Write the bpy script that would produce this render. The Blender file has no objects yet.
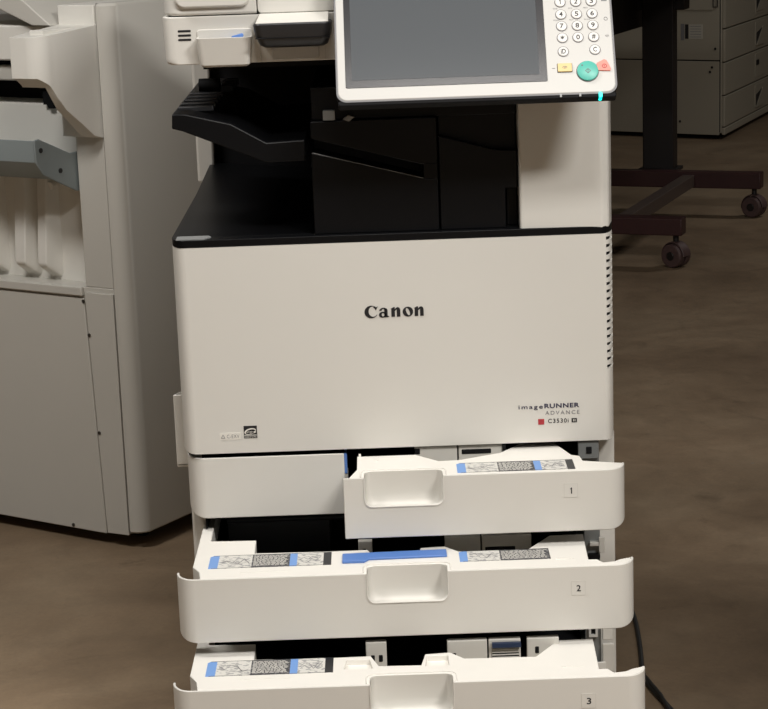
import bpy, bmesh, math, random
from mathutils import Vector, Matrix
random.seed(4)
S = bpy.context.scene
COL = S.collection
PI = math.pi

# ------------------------------------------------------------------ materials
def mat(name, col, rough=.5, metal=0., spec=.5, emit=None, estr=0., bump=0., bscale=200., var=0., vscale=3., coat=0.):
    m = bpy.data.materials.new(name); m.use_nodes = True
    nt = m.node_tree; b = nt.nodes['Principled BSDF']
    b.inputs['Base Color'].default_value = (*col, 1)
    b.inputs['Roughness'].default_value = rough
    b.inputs['Metallic'].default_value = metal
    b.inputs['Specular IOR Level'].default_value = spec
    b.inputs['Coat Weight'].default_value = coat
    if emit:
        b.inputs['Emission Color'].default_value = (*emit, 1); b.inputs['Emission Strength'].default_value = estr
    tc = nt.nodes.new('ShaderNodeTexCoord')
    if bump:
        n = nt.nodes.new('ShaderNodeTexNoise'); n.inputs['Scale'].default_value = bscale; n.inputs['Detail'].default_value = 3
        bp = nt.nodes.new('ShaderNodeBump'); bp.inputs['Strength'].default_value = bump; bp.inputs['Distance'].default_value = .001
        nt.links.new(tc.outputs['Object'], n.inputs['Vector']); nt.links.new(n.outputs['Fac'], bp.inputs['Height'])
        nt.links.new(bp.outputs['Normal'], b.inputs['Normal'])
    if var:
        n = nt.nodes.new('ShaderNodeTexNoise'); n.inputs['Scale'].default_value = vscale; n.inputs['Detail'].default_value = 5
        mx = nt.nodes.new('ShaderNodeMix'); mx.data_type = 'RGBA'
        mx.inputs['A'].default_value = (*[c*(1-var) for c in col], 1); mx.inputs['B'].default_value = (*[min(1, c*(1+var)) for c in col], 1)
        nt.links.new(tc.outputs['Object'], n.inputs['Vector']); nt.links.new(n.outputs['Fac'], mx.inputs['Factor'])
        nt.links.new(mx.outputs['Result'], b.inputs['Base Color'])
    return m

M = {}
M['white'] = mat('white_plastic', (.69, .675, .63), .42, bump=.06, bscale=900, var=.02)
M['pwhite'] = mat('panel_white_plastic', (.60, .595, .57), .4)
M['tray'] = mat('drawer_white_plastic', (.80, .78, .73), .45, var=.04, vscale=22)
M['black'] = mat('black_plastic', (.0035, .0037, .0045), .38, spec=.2, bump=.05, bscale=1500)
M['dblack'] = mat('matte_black_plastic', (.006, .006, .007), .7, spec=.2)
M['dgrey'] = mat('dark_grey_plastic', (.022, .023, .026), .4)
M['bay'] = mat('grey_inner_plastic', (.60, .585, .54), .5, var=.08, vscale=30)
M['rail'] = mat('blue_grey_inner_metal', (.20, .21, .21), .45, metal=.2, var=.1, vscale=40)
M['blue'] = mat('blue_plastic', (.10, .22, .56), .4)
M['navyp'] = mat('navy_plastic', (.02, .035, .08), .4)
M['glass'] = mat('screen_glass', (.105, .115, .125), .12, spec=.35)
M['bezel'] = mat('screen_bezel', (.022, .022, .026), .22)
M['ink'] = mat('black_ink', (.012, .012, .014), .5)
M['navy'] = mat('navy_ink', (.03, .03, .07), .5)
M['grey_ink'] = mat('grey_ink', (.2, .2, .21), .5)
M['red'] = mat('red_ink', (.42, .035, .045), .5)
M['key'] = mat('white_key', (.82, .81, .78), .35)
M['keyring'] = mat('key_grey_rim', (.16, .15, .16), .5)
M['green'] = mat('green_key', (.11, .52, .43), .4)
M['salmon'] = mat('salmon_key', (.85, .27, .21), .4)
M['yellow'] = mat('yellow_key', (.78, .58, .25), .4)
M['led'] = mat('cyan_led', (.0, .5, .45), .3, emit=(.0, .85, .75), estr=1.6)
M['clear'] = mat('grey_clear_plastic', (.25, .26, .26), .3)
M['label'] = mat('label_white', (.78, .76, .70), .5)
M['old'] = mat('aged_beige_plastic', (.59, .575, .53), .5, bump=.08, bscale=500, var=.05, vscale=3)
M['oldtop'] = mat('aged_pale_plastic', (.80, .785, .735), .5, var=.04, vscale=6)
M['bluegrey'] = mat('blue_grey_tray_plastic', (.27, .31, .32), .5, var=.05, vscale=10)
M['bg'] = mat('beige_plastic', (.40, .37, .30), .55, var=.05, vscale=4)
M['maroon'] = mat('maroon_painted_steel', (.042, .013, .013), .45, var=.25, vscale=8)
M['crossbar'] = mat('grey_brown_steel', (.085, .062, .052), .5)  # greyer and paler than the maroon beams
M['mblack'] = mat('dark_painted_steel', (.012, .009, .009), .5)
M['caster'] = mat('worn_caster_rubber', (.085, .05, .048), .55, var=.3, vscale=40)
M['cord'] = mat('black_rubber_cord', (.012, .012, .012), .5)
M['wall'] = mat('painted_wall', (.36, .33, .29), .8, var=.05)
M['lamp'] = mat('lamp_diffuser', (.8, .8, .8), .5, emit=(1, .95, .85), estr=2.0)
M['paper'] = mat('faded_paper', (.52, .50, .44), .7)
M['metal'] = mat('screw_metal', (.12, .11, .10), .4, metal=.8)

def sticker_mat(name, a, b, scale, thr, stretch=(1, 1, 1)):
    m = bpy.data.materials.new(name); m.use_nodes = True; nt = m.node_tree; p = nt.nodes['Principled BSDF']
    tc = nt.nodes.new('ShaderNodeTexCoord'); mp = nt.nodes.new('ShaderNodeMapping'); mp.inputs['Scale'].default_value = stretch
    n = nt.nodes.new('ShaderNodeTexNoise'); n.inputs['Scale'].default_value = scale; n.inputs['Detail'].default_value = 2
    r = nt.nodes.new('ShaderNodeValToRGB'); r.color_ramp.elements[0].position = thr; r.color_ramp.elements[0].color = (*a, 1)
    r.color_ramp.elements[1].position = thr+.06; r.color_ramp.elements[1].color = (*b, 1)
    nt.links.new(tc.outputs['Object'], mp.inputs['Vector']); nt.links.new(mp.outputs['Vector'], n.inputs['Vector'])
    nt.links.new(n.outputs['Fac'], r.inputs['Fac']); nt.links.new(r.outputs['Color'], p.inputs['Base Color'])
    p.inputs['Roughness'].default_value = .5
    return m
M['s_draw'] = sticker_mat('sticker_drawing_print', (.33, .33, .33), (.66, .65, .61), 130, .40, (1, 1.6, 1))
M['s_text'] = sticker_mat('sticker_text_print', (.055, .055, .06), (.33, .33, .33), 420, .56, (.5, 1, 1))
M['s_blue'] = mat('sticker_blue', (.17, .33, .68), .5)

def floor_mat():
    m = bpy.data.materials.new('stained_concrete'); m.use_nodes = True; nt = m.node_tree; p = nt.nodes['Principled BSDF']
    L = nt.links; tc = nt.nodes.new('ShaderNodeTexCoord')
    def noise(s, d, r=.6, dist=0.):
        n = nt.nodes.new('ShaderNodeTexNoise'); n.inputs['Scale'].default_value = s; n.inputs['Detail'].default_value = d
        n.inputs['Roughness'].default_value = r; n.inputs['Distortion'].default_value = dist; L.new(tc.outputs['Object'], n.inputs['Vector']); return n
    n1 = noise(1.7, 7, .62, .6); n2 = noise(9, 6, .7, .4); n3 = noise(120, 3); n4 = noise(3.3, 9, .75, 1.6)
    r1 = nt.nodes.new('ShaderNodeValToRGB'); e = r1.color_ramp.elements
    e[0].position = .33; e[0].color = (.190, .134, .085, 1); e[1].position = .68; e[1].color = (.305, .232, .155, 1)
    mid = e.new(.5); mid.color = (.245, .178, .115, 1)
    L.new(n1.outputs['Fac'], r1.inputs['Fac'])
    def mult(a, node, lo, hi, p0, p1):
        r = nt.nodes.new('ShaderNodeMapRange'); r.inputs['From Min'].default_value = p0; r.inputs['From Max'].default_value = p1
        r.inputs['To Min'].default_value = lo; r.inputs['To Max'].default_value = hi; L.new(node.outputs['Fac'], r.inputs['Value'])
        x = nt.nodes.new('ShaderNodeVectorMath'); x.operation = 'SCALE'; L.new(a, x.inputs[0]); L.new(r.outputs['Result'], x.inputs['Scale']); return x.outputs[0]
    c = mult(r1.outputs['Color'], n2, .84, 1.14, .3, .7)
    c = mult(c, n3, .95, 1.05, .3, .7)
    c = mult(c, n4, .72, 1.0, .30, .42)
    v = nt.nodes.new('ShaderNodeTexVoronoi'); v.inputs['Scale'].default_value = 7; L.new(tc.outputs['Object'], v.inputs['Vector'])
    lt = nt.nodes.new('ShaderNodeMath'); lt.operation = 'LESS_THAN'; lt.inputs[1].default_value = .035; L.new(v.outputs['Distance'], lt.inputs[0])
    mx = nt.nodes.new('ShaderNodeMix'); mx.data_type = 'RGBA'; L.new(lt.outputs[0], mx.inputs['Factor']); L.new(c, mx.inputs['A']); mx.inputs['B'].default_value = (.24, .21, .17, 1)
    L.new(mx.outputs['Result'], p.inputs['Base Color'])
    rr = nt.nodes.new('ShaderNodeMapRange'); rr.inputs['To Min'].default_value = .42; rr.inputs['To Max'].default_value = .72; L.new(n2.outputs['Fac'], rr.inputs['Value']); L.new(rr.outputs['Result'], p.inputs['Roughness'])
    bp = nt.nodes.new('ShaderNodeBump'); bp.inputs['Strength'].default_value = .25; bp.inputs['Distance'].default_value = .003
    L.new(n2.outputs['Fac'], bp.inputs['Height']); L.new(bp.outputs['Normal'], p.inputs['Normal'])
    p.inputs['Specular IOR Level'].default_value = .35
    return m
M['floor'] = floor_mat()

# ------------------------------------------------------------------ mesh building
ORI = {}
def tag(o, label=None, cat=None, group=None, kind=None):
    if label: o['label'] = label
    if cat: o['category'] = cat
    if group: o['group'] = group
    if kind: o['kind'] = kind
    return o
def thing(name, loc, label, cat, group=None):
    o = bpy.data.objects.new(name, None); COL.objects.link(o); o.location = loc; o.empty_display_size = .1
    ORI[o.name] = Vector(loc); return tag(o, label, cat, group)

def rrect(x0, z0, x1, z1, r, n=6, corners=(1, 1, 1, 1)):
    """rounded rectangle, counter-clockwise; corners = bl, br, tr, tl"""
    pts = []
    for i, (cx, cz, a) in enumerate(((x0, z0, PI), (x1, z0, 1.5*PI), (x1, z1, 0), (x0, z1, .5*PI))):
        rr = r*corners[i]
        if rr <= 0: pts.append((cx, cz)); continue
        ox = cx+rr if i in (0, 3) else cx-rr; oz = cz+rr if i in (0, 1) else cz-rr
        for k in range(n+1):
            t = a+k*.5*PI/n; pts.append((ox+rr*math.cos(t), oz+rr*math.sin(t)))
    return pts
def ell(cx, cz, rx, rz, n=24, rot=0.):
    c, s = math.cos(rot), math.sin(rot)
    return [(cx+rx*math.cos(2*PI*k/n)*c-rz*math.sin(2*PI*k/n)*s, cz+rx*math.cos(2*PI*k/n)*s+rz*math.sin(2*PI*k/n)*c) for k in range(n)]

class B:
    def __init__(s, F=None): s.v = []; s.f = []; s.mi = []; s.m = []; s.F = F or Matrix.Identity(4)
    def _m(s, m):
        if m is None: m = 0
        if m not in s.m: s.m.append(m)
        return s.m.index(m)
    def raw(s, vs, fs, m=None):
        o = len(s.v); s.v += [Vector(p) for p in vs]; k = s._m(m)
        for f in fs: s.f.append([i+o for i in f]); s.mi.append(k)
        return s
    def prism(s, poly, a, b, axis='y', m=None):
        # axis y: poly=(x,z); axis z: poly=(x,y); axis x: poly=(y,z)
        def P(p, t): return {'y': (p[0], t, p[1]), 'z': (p[0], p[1], t), 'x': (t, p[0], p[1])}[axis]
        n = len(poly); vs = [P(p, a) for p in poly]+[P(p, b) for p in poly]
        fs = [list(range(n)), list(range(2*n-1, n-1, -1))]+[[i, i+n, (i+1) % n+n, (i+1) % n] for i in range(n)]
        return s.raw(vs, fs, m)
    def box(s, x0, x1, y0, y1, z0, z1, m=None):
        return s.prism([(x0, z0), (x1, z0), (x1, z1), (x0, z1)], y0, y1, 'y', m)
    def loft(s, rings, m=None, close=True, cap=(True, True)):
        n = len(rings[0]); vs = [p for r in rings for p in r]; fs = []
        for j in range(len(rings)-1):
            for i in range(n if close else n-1):
                k = (i+1) % n; fs.append([j*n+i, j*n+k, (j+1)*n+k, (j+1)*n+i])
        if cap[0]: fs.append(list(range(n))[::-1])
        if cap[1]: fs.append([(len(rings)-1)*n+i for i in range(n)])
        return s.raw(vs, fs, m)
    def tube(s, pts, r, n=10, m=None):
        pts = [Vector(p) for p in pts]; rings = []
        for i, p in enumerate(pts):
            d = (pts[min(i+1, len(pts)-1)]-pts[max(i-1, 0)]).normalized()
            up = Vector((0, 0, 1)) if abs(d.z) < .9 else Vector((1, 0, 0)); a = d.cross(up).normalized(); b = a.cross(d)
            rings.append([p+(a*math.cos(2*PI*k/n)+b*math.sin(2*PI*k/n))*r for k in range(n)])
        return s.loft(rings, m)
    def cyl(s, c, ax, r, h, n=28, m=None, r2=None):
        c = Vector(c); ax = Vector(ax).normalized(); up = Vector((0, 0, 1)) if abs(ax.z) < .9 else Vector((1, 0, 0)); a = ax.cross(up).normalized(); b = a.cross(ax)
        r2 = r if r2 is None else r2
        return s.loft([[c+ax*t+(a*math.cos(2*PI*k/n)+b*math.sin(2*PI*k/n))*q for k in range(n)] for t, q in ((0, r), (h, r2))], m)
    def ring2(s, outer, inner, y0, y1, m=None, closed=True):
        n = len(outer); vs = [(p[0], y0, p[1]) for p in outer]+[(p[0], y0, p[1]) for p in inner]+[(p[0], y1, p[1]) for p in outer]+[(p[0], y1, p[1]) for p in inner]
        fs = []
        for i in range(n if closed else n-1):
            k = (i+1) % n
            fs += [[i, k, k+n, i+n], [2*n+i, 3*n+i, 3*n+k, 2*n+k], [i, i+2*n, k+2*n, k], [i+n, k+n, k+3*n, i+3*n]]
        if not closed: fs += [[0, n, 3*n, 2*n], [n-1, 3*n-1, 4*n-1, 2*n-1]]
        return s.raw(vs, fs, m)
    def build(s, name, mats, parent=None, bevel=0., seg=2, angle=40, F=None, solid=0., weld=False, label=None, cut=None):
        F = F or s.F
        vs = [F @ p for p in s.v]
        c = Vector([(min(p[i] for p in vs)+max(p[i] for p in vs))/2 for i in range(3)])
        me = bpy.data.meshes.new(name); me.from_pydata([p-c for p in vs], [], s.f); 
        ml = []
        for k in s.m:
            ml.append(mats if k == 0 else k)
        for k in ml: me.materials.append(k if not isinstance(k, str) else M[k])
        me.polygons.foreach_set('material_index', s.mi)
        bm = bmesh.new(); bm.from_mesh(me)
        if weld: bmesh.ops.remove_doubles(bm, verts=bm.verts, dist=1e-5)
        bmesh.ops.recalc_face_normals(bm, faces=bm.faces)
        bm.to_mesh(me); bm.free()
        o = bpy.data.objects.new(name, me); COL.objects.link(o)
        if cut is not None:
            for ct in (cut if isinstance(cut, list) else [cut]):
                co = ct.build('cut_tool', mats, None)
                o.location = c
                md = o.modifiers.new('b', 'BOOLEAN'); md.operation = 'DIFFERENCE'; md.solver = 'EXACT'; md.object = co
                bpy.context.view_layer.update()
                dg = bpy.context.evaluated_depsgraph_get(); nm = bpy.data.meshes.new_from_object(o.evaluated_get(dg))
                o.modifiers.clear(); o.data = nm; bpy.data.meshes.remove(me); me = nm; me.name = name
                cm = co.data; bpy.data.objects.remove(co); bpy.data.meshes.remove(cm)
        if solid:
            md = o.modifiers.new('solid', 'SOLIDIFY'); md.thickness = abs(solid); md.offset = -1 if solid > 0 else 1
            bpy.context.view_layer.update()
            nm = bpy.data.meshes.new_from_object(o.evaluated_get(bpy.context.evaluated_depsgraph_get()))
            o.modifiers.clear(); o.data = nm; bpy.data.meshes.remove(me); me = nm; me.name = name
        me.shade_smooth(); me.set_sharp_from_angle(angle=math.radians(angle))
        if bevel:
            md = o.modifiers.new('bevel', 'BEVEL'); md.width = bevel; md.segments = seg; md.limit_method = 'ANGLE'; md.angle_limit = math.radians(35)
            md.harden_normals = False
        if bevel or solid:
            md = o.modifiers.new('normals', 'WEIGHTED_NORMAL'); md.keep_sharp = True; md.weight = 80
        ORI[o.name] = c
        if parent is not None:
            o.parent = parent; o.location = c-ORI[parent.name]
        else: o.location = c
        if label: o['label'] = label
        return o

def text2d(body, x0, z0, x1, z1, shear=0., space=1.0, bold=0.):
    """glyph faces fitted to the box, as (points2d, faces)"""
    cu = bpy.data.curves.new('t', 'FONT'); cu.body = body; cu.size = 1; cu.resolution_u = 4; cu.shear = shear; cu.space_character = space; cu.offset = bold
    o = bpy.data.objects.new('t', cu); COL.objects.link(o); bpy.context.view_layer.update()
    me = bpy.data.meshes.new_from_object(o.evaluated_get(bpy.context.evaluated_depsgraph_get()))
    vs = [(v.co.x, v.co.y) for v in me.vertices]; fs = [list(p.vertices) for p in me.polygons]
    bpy.data.objects.remove(o); bpy.data.curves.remove(cu); bpy.data.meshes.remove(me)
    a, b = min(p[0] for p in vs), max(p[0] for p in vs); c, d = min(p[1] for p in vs), max(p[1] for p in vs)
    return [(x0+(p[0]-a)/(b-a)*(x1-x0), z0+(p[1]-c)/(d-c)*(z1-z0)) for p in vs], fs
ONE = [(.40, 0), (.68, 0), (.68, 1), (.46, 1), (.38, .88), (.18, .80), (.18, .68), (.42, .74)]
def add_text(b, body, x0, z0, x1, z1, y, m=None, **k):
    if body == '1':
        w = (z1-z0)*.62; c = (x0+x1)/2-.1*w
        b.raw([(c+(p[0]-.42)*w*1.0+.02*w, y, z0+p[1]*(z1-z0)) for p in ONE], [list(range(len(ONE)))], m); return b
    vs, fs = text2d(body, x0, z0, x1, z1, **k)
    b.raw([(p[0], y, p[1]) for p in vs], fs, m); return b

# ------------------------------------------------------------------ the setting
def struct(o): o['kind'] = 'structure'; return o
struct(B().box(-5.5, 6.5, -4.5, 11, -.1, 0).build('floor', 'floor'))
struct(B().box(-5.5, 6.5, -4.5, 11, 3.3, 3.4).build('ceiling', 'wall'))
struct(B().box(-5.6, -5.5, -4.5, 11, 0, 3.3).build('wall_left', 'wall'))
struct(B().box(6.5, 6.6, -4.5, 11, 0, 3.3).build('wall_right', 'wall'))
struct(B().box(-5.6, 6.6, 11, 11.1, 0, 3.3).build('wall_back', 'wall'))
struct(B().box(-5.6, 6.6, -4.6, -4.5, 0, 3.3).build('wall_front', 'wall'))

struct(B().box(.66, 1.12, -.64, -.42, 0, 1.12).build('shadow_block', 'wall', bevel=.004))  # unseen block added beside the view to cast a shadow on the floor

# ------------------------------------------------------------------ the copier
cop = thing('photocopier', (0, .33, 0), 'white office photocopier with black output cavity, tilted touch panel and three paper drawers pulled open', 'photocopier')

def shell(b, x0, x1, y, zb, zt, dl=.03, dr=.03, rx=.022, notch=None, braise=.010, m=None, n=8, rc=.0):
    """outer skin of a moulded front: flat middle, ends curling back; solidified afterwards"""
    L = x0+(rx if dl else 0); R = x1-(rx if dr else 0)
    outline = []
    if notch:
        nx0, nx1, nz, nr = notch
        outline = [(L, zb), (R, zb), (R, zt), (nx1, zt)]
        for k in range(7):
            t = -k*.5*PI/6; outline.append((nx1-nr+nr*math.cos(t), nz+nr+nr*math.sin(t)))
        for k in range(7):
            t = -.5*PI-k*.5*PI/6; outline.append((nx0+nr+nr*math.cos(t), nz+nr+nr*math.sin(t)))
        outline += [(nx0, zt), (L, zt)]
        # split the face in pieces so that the shading stays flat
        b.raw([(p[0], y, p[1]) for p in outline], [list(range(len(outline)))], m)
    else:
        b.raw([(L, y, zb), (R, y, zb), (R, y, zt), (L, y, zt)], [[0, 1, 2, 3]], m)
    for side, d in ((0, dl), (1, dr)):
        if not d: continue
        vs = []; 
        for k in range(n+1):
            t = k/n*.5*PI; px = rx*math.sin(t); py = d*(1-math.cos(t)); x = (L-px) if side == 0 else (R+px)
            z0 = zb+braise*(1-math.cos(t))
            vs += [(x, y+py, z0), (x, y+py, zt)]
        b.raw(vs, [[2*k, 2*k+2, 2*k+3, 2*k+1] for k in range(n)], m)
    return b

# body carcass
bd = B()
bd.box(-.2835, -.266, .046, .72, .05, .742).box(.2665, .2870, .046, .72, .05, .742).box(-.266, .2665, .70, .72, .05, .742)
bd.box(-.266, .2665, .04, .70, .728, .742).box(-.266, .2665, .01, .70, .04, .06)
bd.build('body_panel', 'white', cop, bevel=.004)
for (x0, x1) in ((-.2810, -.262), (.265, .2875)):
    B().box(x0, x1, .034, .05, .06, .47).build('front_frame', 'white', cop, bevel=.002)
iw = B()
iw.box(-.262, -.260, .012, .60, .06, .47, M['dblack']).box(-.26, .243, .56, .58, .06, .728, M['dblack']).box(-.26, .26, .036, .58, .468, .474, M['dblack'])
iw.box(-.26, .26, .06, .56, .3635, .368, M['dblack']).box(-.26, .26, .06, .56, .262, .266, M['dblack']).box(-.26, .26, .06, .56, .16, .164, M['dblack'])
iw.build('bay_lining', 'dblack', cop)
B().box(.243, .2645, .012, .50, .06, .467).box(.240, .245, .02, .3, .35, .354).box(.240, .245, .02, .3, .30, .304).build('drawer_rail', 'rail', cop, bevel=.0012)
# latches and sensor squares on the rail
lt = B().box(.250, .2655, .004, .013, .318, .3235).box(.262, .270, .003, .0058, .309, .331).build('latch', 'white', cop, bevel=.001)
lt = B().ring2(rrect(.2475, .1885, .2595, .2045, .001), rrect(.2505, .1915, .2565, .2005, .0005), .006, .0125).box(.2505, .2565, .010, .0121, .1915, .2005, M['dblack']).build('latch', 'pwhite', cop)
lt = B().box(.2655, .279, .001, .0055, .186, .205).build('latch', 'white', cop, bevel=.001)
lt = B().box(.2655, .281, .001, .0055, .140, .180).build('latch', 'bay', cop, bevel=.001)
B().prism(rrect(.236, .440, .2635, .465, .002), .004, .0115).box(.2465, .254, .0025, .0045, .4475, .457, M['dblack']).build('sensor_plate', 'rail', cop, bevel=.001)
B().prism(rrect(.245, .300, .2635, .3065, .002), .003, .0115, m=M['dblack']).build('latch', 'dblack', cop)

# faint black mechanism behind tray two
for k in range(4): B().box(-.24, -.10, .10+.03*k, .112+.03*k, .290, .338-.008*k).build('feed_guide', 'dgrey', cop)
B().cyl((-.24, .09, .345), (1, 0, 0), .004, .16).build('feed_roller', 'dgrey', cop)
# size-guide plates standing in every tray; called once the drawers exist
def guides(dr, y, zt, pl, slots):
    for x0, x1, dz in pl:
        b = B().box(x0, x1, y, y+.010, zt-.075, zt-dz)
        for (a, c, z0, z1) in slots:
            if a >= x0 and c <= x1: b.box(a, c, y-.0010, y+.001, zt-z0, zt-z1, M['dblack'])
        b.build('size_guide', 'bay', dr, bevel=.0012)

# front cover with vent slots in the right-hand curl
zb, zt = .4665, .742
fc = B()
Lx, Rx, rx, d = -.2865+.02, .2862-.014, .02, .035
fc.raw([(Lx, 0, zb), (Rx, 0, zb), (Rx, 0, zt), (Lx, 0, zt)], [[0, 1, 2, 3]])
n = 10
vs = []
for k in range(n+1):
    t = k/n*.5*PI; vs += [(Lx-.02*math.sin(t), d*(1-math.cos(t)), zb+.006*(1-math.cos(t))), (Lx-.02*math.sin(t), d*(1-math.cos(t)), zt)]
fc.raw(vs, [[2*k, 2*k+2, 2*k+3, 2*k+1] for k in range(n)])
zs = [zb]
for k in range(18):
    zc = .5655+.01*k; zs += [zc-.0023, zc+.0023]
zs += [zt]
nn = 14; vs = []
def rp(k):
    t = k/nn*.5*PI; return (Rx+.014*math.sin(t), d*(1-math.cos(t)))
for k in range(nn+1):
    x, y = rp(k); vs += [(x, y, z+(.006*(1-math.cos(k/nn*.5*PI)) if z == zb else 0)) for z in zs]
fs = []; H = len(zs)
for k in range(nn):
    for j in range(H-1):
        if j % 2 == 1 and 2 <= k < 11: continue
        fs.append([k*H+j, (k+1)*H+j, (k+1)*H+j+1, k*H+j+1])
fc.raw(vs, fs)
cov = fc.build('front_cover', 'white', cop, weld=True, solid=.0028, bevel=.0)
for p in cov.data.polygons: pass
vb = B(); vs = []
for k in range(nn+1):
    x, y = rp(k); vs += [(x-.003, y+.0035, .55), (x-.003, y+.0035, .741)]
vb.raw(vs, [[2*k, 2*k+2, 2*k+3, 2*k+1] for k in range(nn)]).build('vent_backing', 'dblack', cov)

# lettering on the cover --------------------------------------------------
def logo():
    b = B(); y0, y1 = -.0007, .0003; k = .000176; X0, Z0 = -.0393, .6423
    def T(p): return (X0+p[0]*k, Z0+p[1]*k)
    def ring(outer, inner, closed=True): b.ring2([T(p) for p in outer], [T(p) for p in inner], y0, y1, None, closed)
    def poly(ps): b.prism([T(p) for p in ps], y0, y1)
    def arc(cx, cz, rx, rz, a0, a1, n=22, rot=0):
        out = []
        for i in range(n+1):
            t = math.radians(a0+(a1-a0)*i/n); x, z = rx*math.cos(t), rz*math.sin(t); c, s = math.cos(rot), math.sin(rot)
            out.append((cx+x*c-z*s, cz+x*s+z*c))
        return out
    # C
    ring(arc(50, 44, 50, 47, 38, 322), arc(64, 47, 34, 40, 30, 330), False)
    poly([(84, 55), (100, 84), (86, 76), (74, 84), (66, 80), (76, 70)])
    # a
    ring(arc(133, 20, 27, 22, 0, 360), arc(136, 20, 10, 13, 0, 360))
    poly([(146, 0), (172, 0), (182, 6), (170, 12), (170, 52), (164, 66), (146, 66)])
    ring(arc(140, 46, 32, 26, 20, 168), arc(138, 46, 12, 18, 20, 168), False)
    # n o n
    def nn_(x):
        poly([(x, 2), (x+26, 2), (x+26, 74), (x+16, 74), (x-4, 62), (x, 60)])
        poly([(x+40, 2), (x+66, 2), (x+66, 54), (x+60, 68), (x+48, 74), (x+34, 68), (x+24, 56), (x+24, 44), (x+40, 56)])
    nn_(198)
    ring(arc(320, 37, 39, 37, 0, 360), arc(320, 37, 12, 30, 0, 360, rot=.35))
    nn_(370)
    return b.build('brand_lettering', 'ink', cov, label='bold black brand lettering')
logo()
b = B(); ty = -.0006
add_text(b, 'image', .158, .5080+.0025, .190, .5165+.001, ty, M['navy'], space=1.25, bold=.012)
add_text(b, 'RUNNER', .192, .5125, .238, .5187, ty, M['navy'], space=1.1, bold=.03)
add_text(b, 'ADVANCE', .193, .5035, .238, .5088, ty, M['grey_ink'], space=1.35)
b.box(.1835, .1915, ty, .0002, .4905, .4980, M['red'])
add_text(b, 'C3530i', .1965, .4922, .2235, .4980, ty, M['ink'], space=1.2, bold=.01)
b.box(.2275, .2345, ty, .0002, .4922, .4978, M['ink'])
for xx in (.2300, .2320): b.box(xx-.0004, xx+.0004, ty-.0002, ty, .4934, .4966, M['label'])
b.build('model_lettering', 'ink', cov, label='navy model lettering with a red square')
b = B()
b.box(-.204, -.1865, -.0004, .0002, .4862, .5030, M['ink'])
outer = ell(-.1955, .4955, .0078, .0040, 24, .25); inner = ell(-.1950, .4950, .0066, .0030, 24, .25)
b.ring2(outer, inner, -.0008, -.0004, M['label'])
add_text(b, 'energy', -.2030, .4925, -.1920, .4958, -.0009, M['label'], shear=.3)
st = []
for k in range(10):
    a = .5*PI+k*PI/5; r = .0020 if k % 2 == 0 else .0008; st.append((-.1895+r*math.cos(a), .4945+r*math.sin(a)))
b.prism(st, -.0009, -.0004, m=M['label'])
b.box(-.2035, -.187, -.0006, -.0004, .4900, .4908, M['label'])
add_text(b, 'ENERGY STAR', -.2030, .4870, -.1875, .4892, -.0007, M['label'])
b.build('energy_label', 'ink', cov, label='black square energy label')
b = B()
b.prism(rrect(-.236, .4850, -.2085, .4945, .0006), -.0004, .0002, m=M['label'])
add_text(b, 'C-EXV', -.2265, .4872, -.2100, .4920, -.0006, M['grey_ink'], space=1.1)
b.ring2([(-.2345, .487), (-.2285, .487), (-.2315, .4925)], [(-.2335, .4876), (-.2295, .4876), (-.2315, .4913)], -.0006, -.0004, M['grey_ink'])
b.build('toner_label', 'label', cov, label='small toner label with a triangle sign')

# fixed panel left of drawer one
fx = shell(B(), -.2830, -.0735, 0, .3775, .4605, dl=.035, dr=0, rx=.026, braise=.014)
fp = fx.build('fixed_panel', 'white', cop, weld=True, solid=.003, bevel=.001)
B().box(-.0735, -.0700, .004, .03, .432, .4590, M['blue']).box(-.0735, -.0695, .004, .032, .39, .431, M['bay']).build('side_strip', 'blue', cop, label='blue strip beside drawer one')

# drawers ---------------------------------------------------------------
LEDGE = [(-.254, .003), (-.2575, .03), (-.267, .050), (-.2665, .40), (-.2545, .40), (-.2515, .151), (-.192, .148), (-.191, .096), (-.093, .093), (-.046, .094),
         (-.036, .060), (.016, .058), (.022, .094), (.053, .097), (.070, .075), (.158, .073), (.190, .125), (.234, .127), (.2305, .026), (.241, .026), (.2475, .013), (.262, .016), (.270, .023), (.2835, .029), (.2825, .019), (.2765, .0085), (.2655, .0035)]
LEDGE1 = [(-.0705, .003), (-.066, .004), (-.056, .041), (-.056, .102), (-.050, .101), (.020, .101), (.05, .067), (.078, .069), (.132, .096), (.160, .135), (.206, .134), (.223, .074), (.233, .068), (.235, .045), (.262, .036), (.2835, .029), (.2825, .019), (.2765, .0085), (.2655, .0035)]
NX0, NX1, NR = -.047, .053, .009
def ledge_with_notch(poly, y, depth=.030):
    pts = [(p[0], y+p[1]) for p in poly]
    # front edge runs from last point back to the first: insert the handle notch
    no = [(NX1, y+.003)]
    for k in range(5):
        t = k*.5*PI/4; no.append((NX1-NR+NR*math.cos(t), y+depth-NR+NR*math.sin(t)))
    for k in range(5):
        t = .5*PI+k*.5*PI/4; no.append((NX0+NR+NR*math.cos(t), y+depth-NR+NR*math.sin(t)))
    no.append((NX0, y+.003))
    return pts+no
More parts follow.
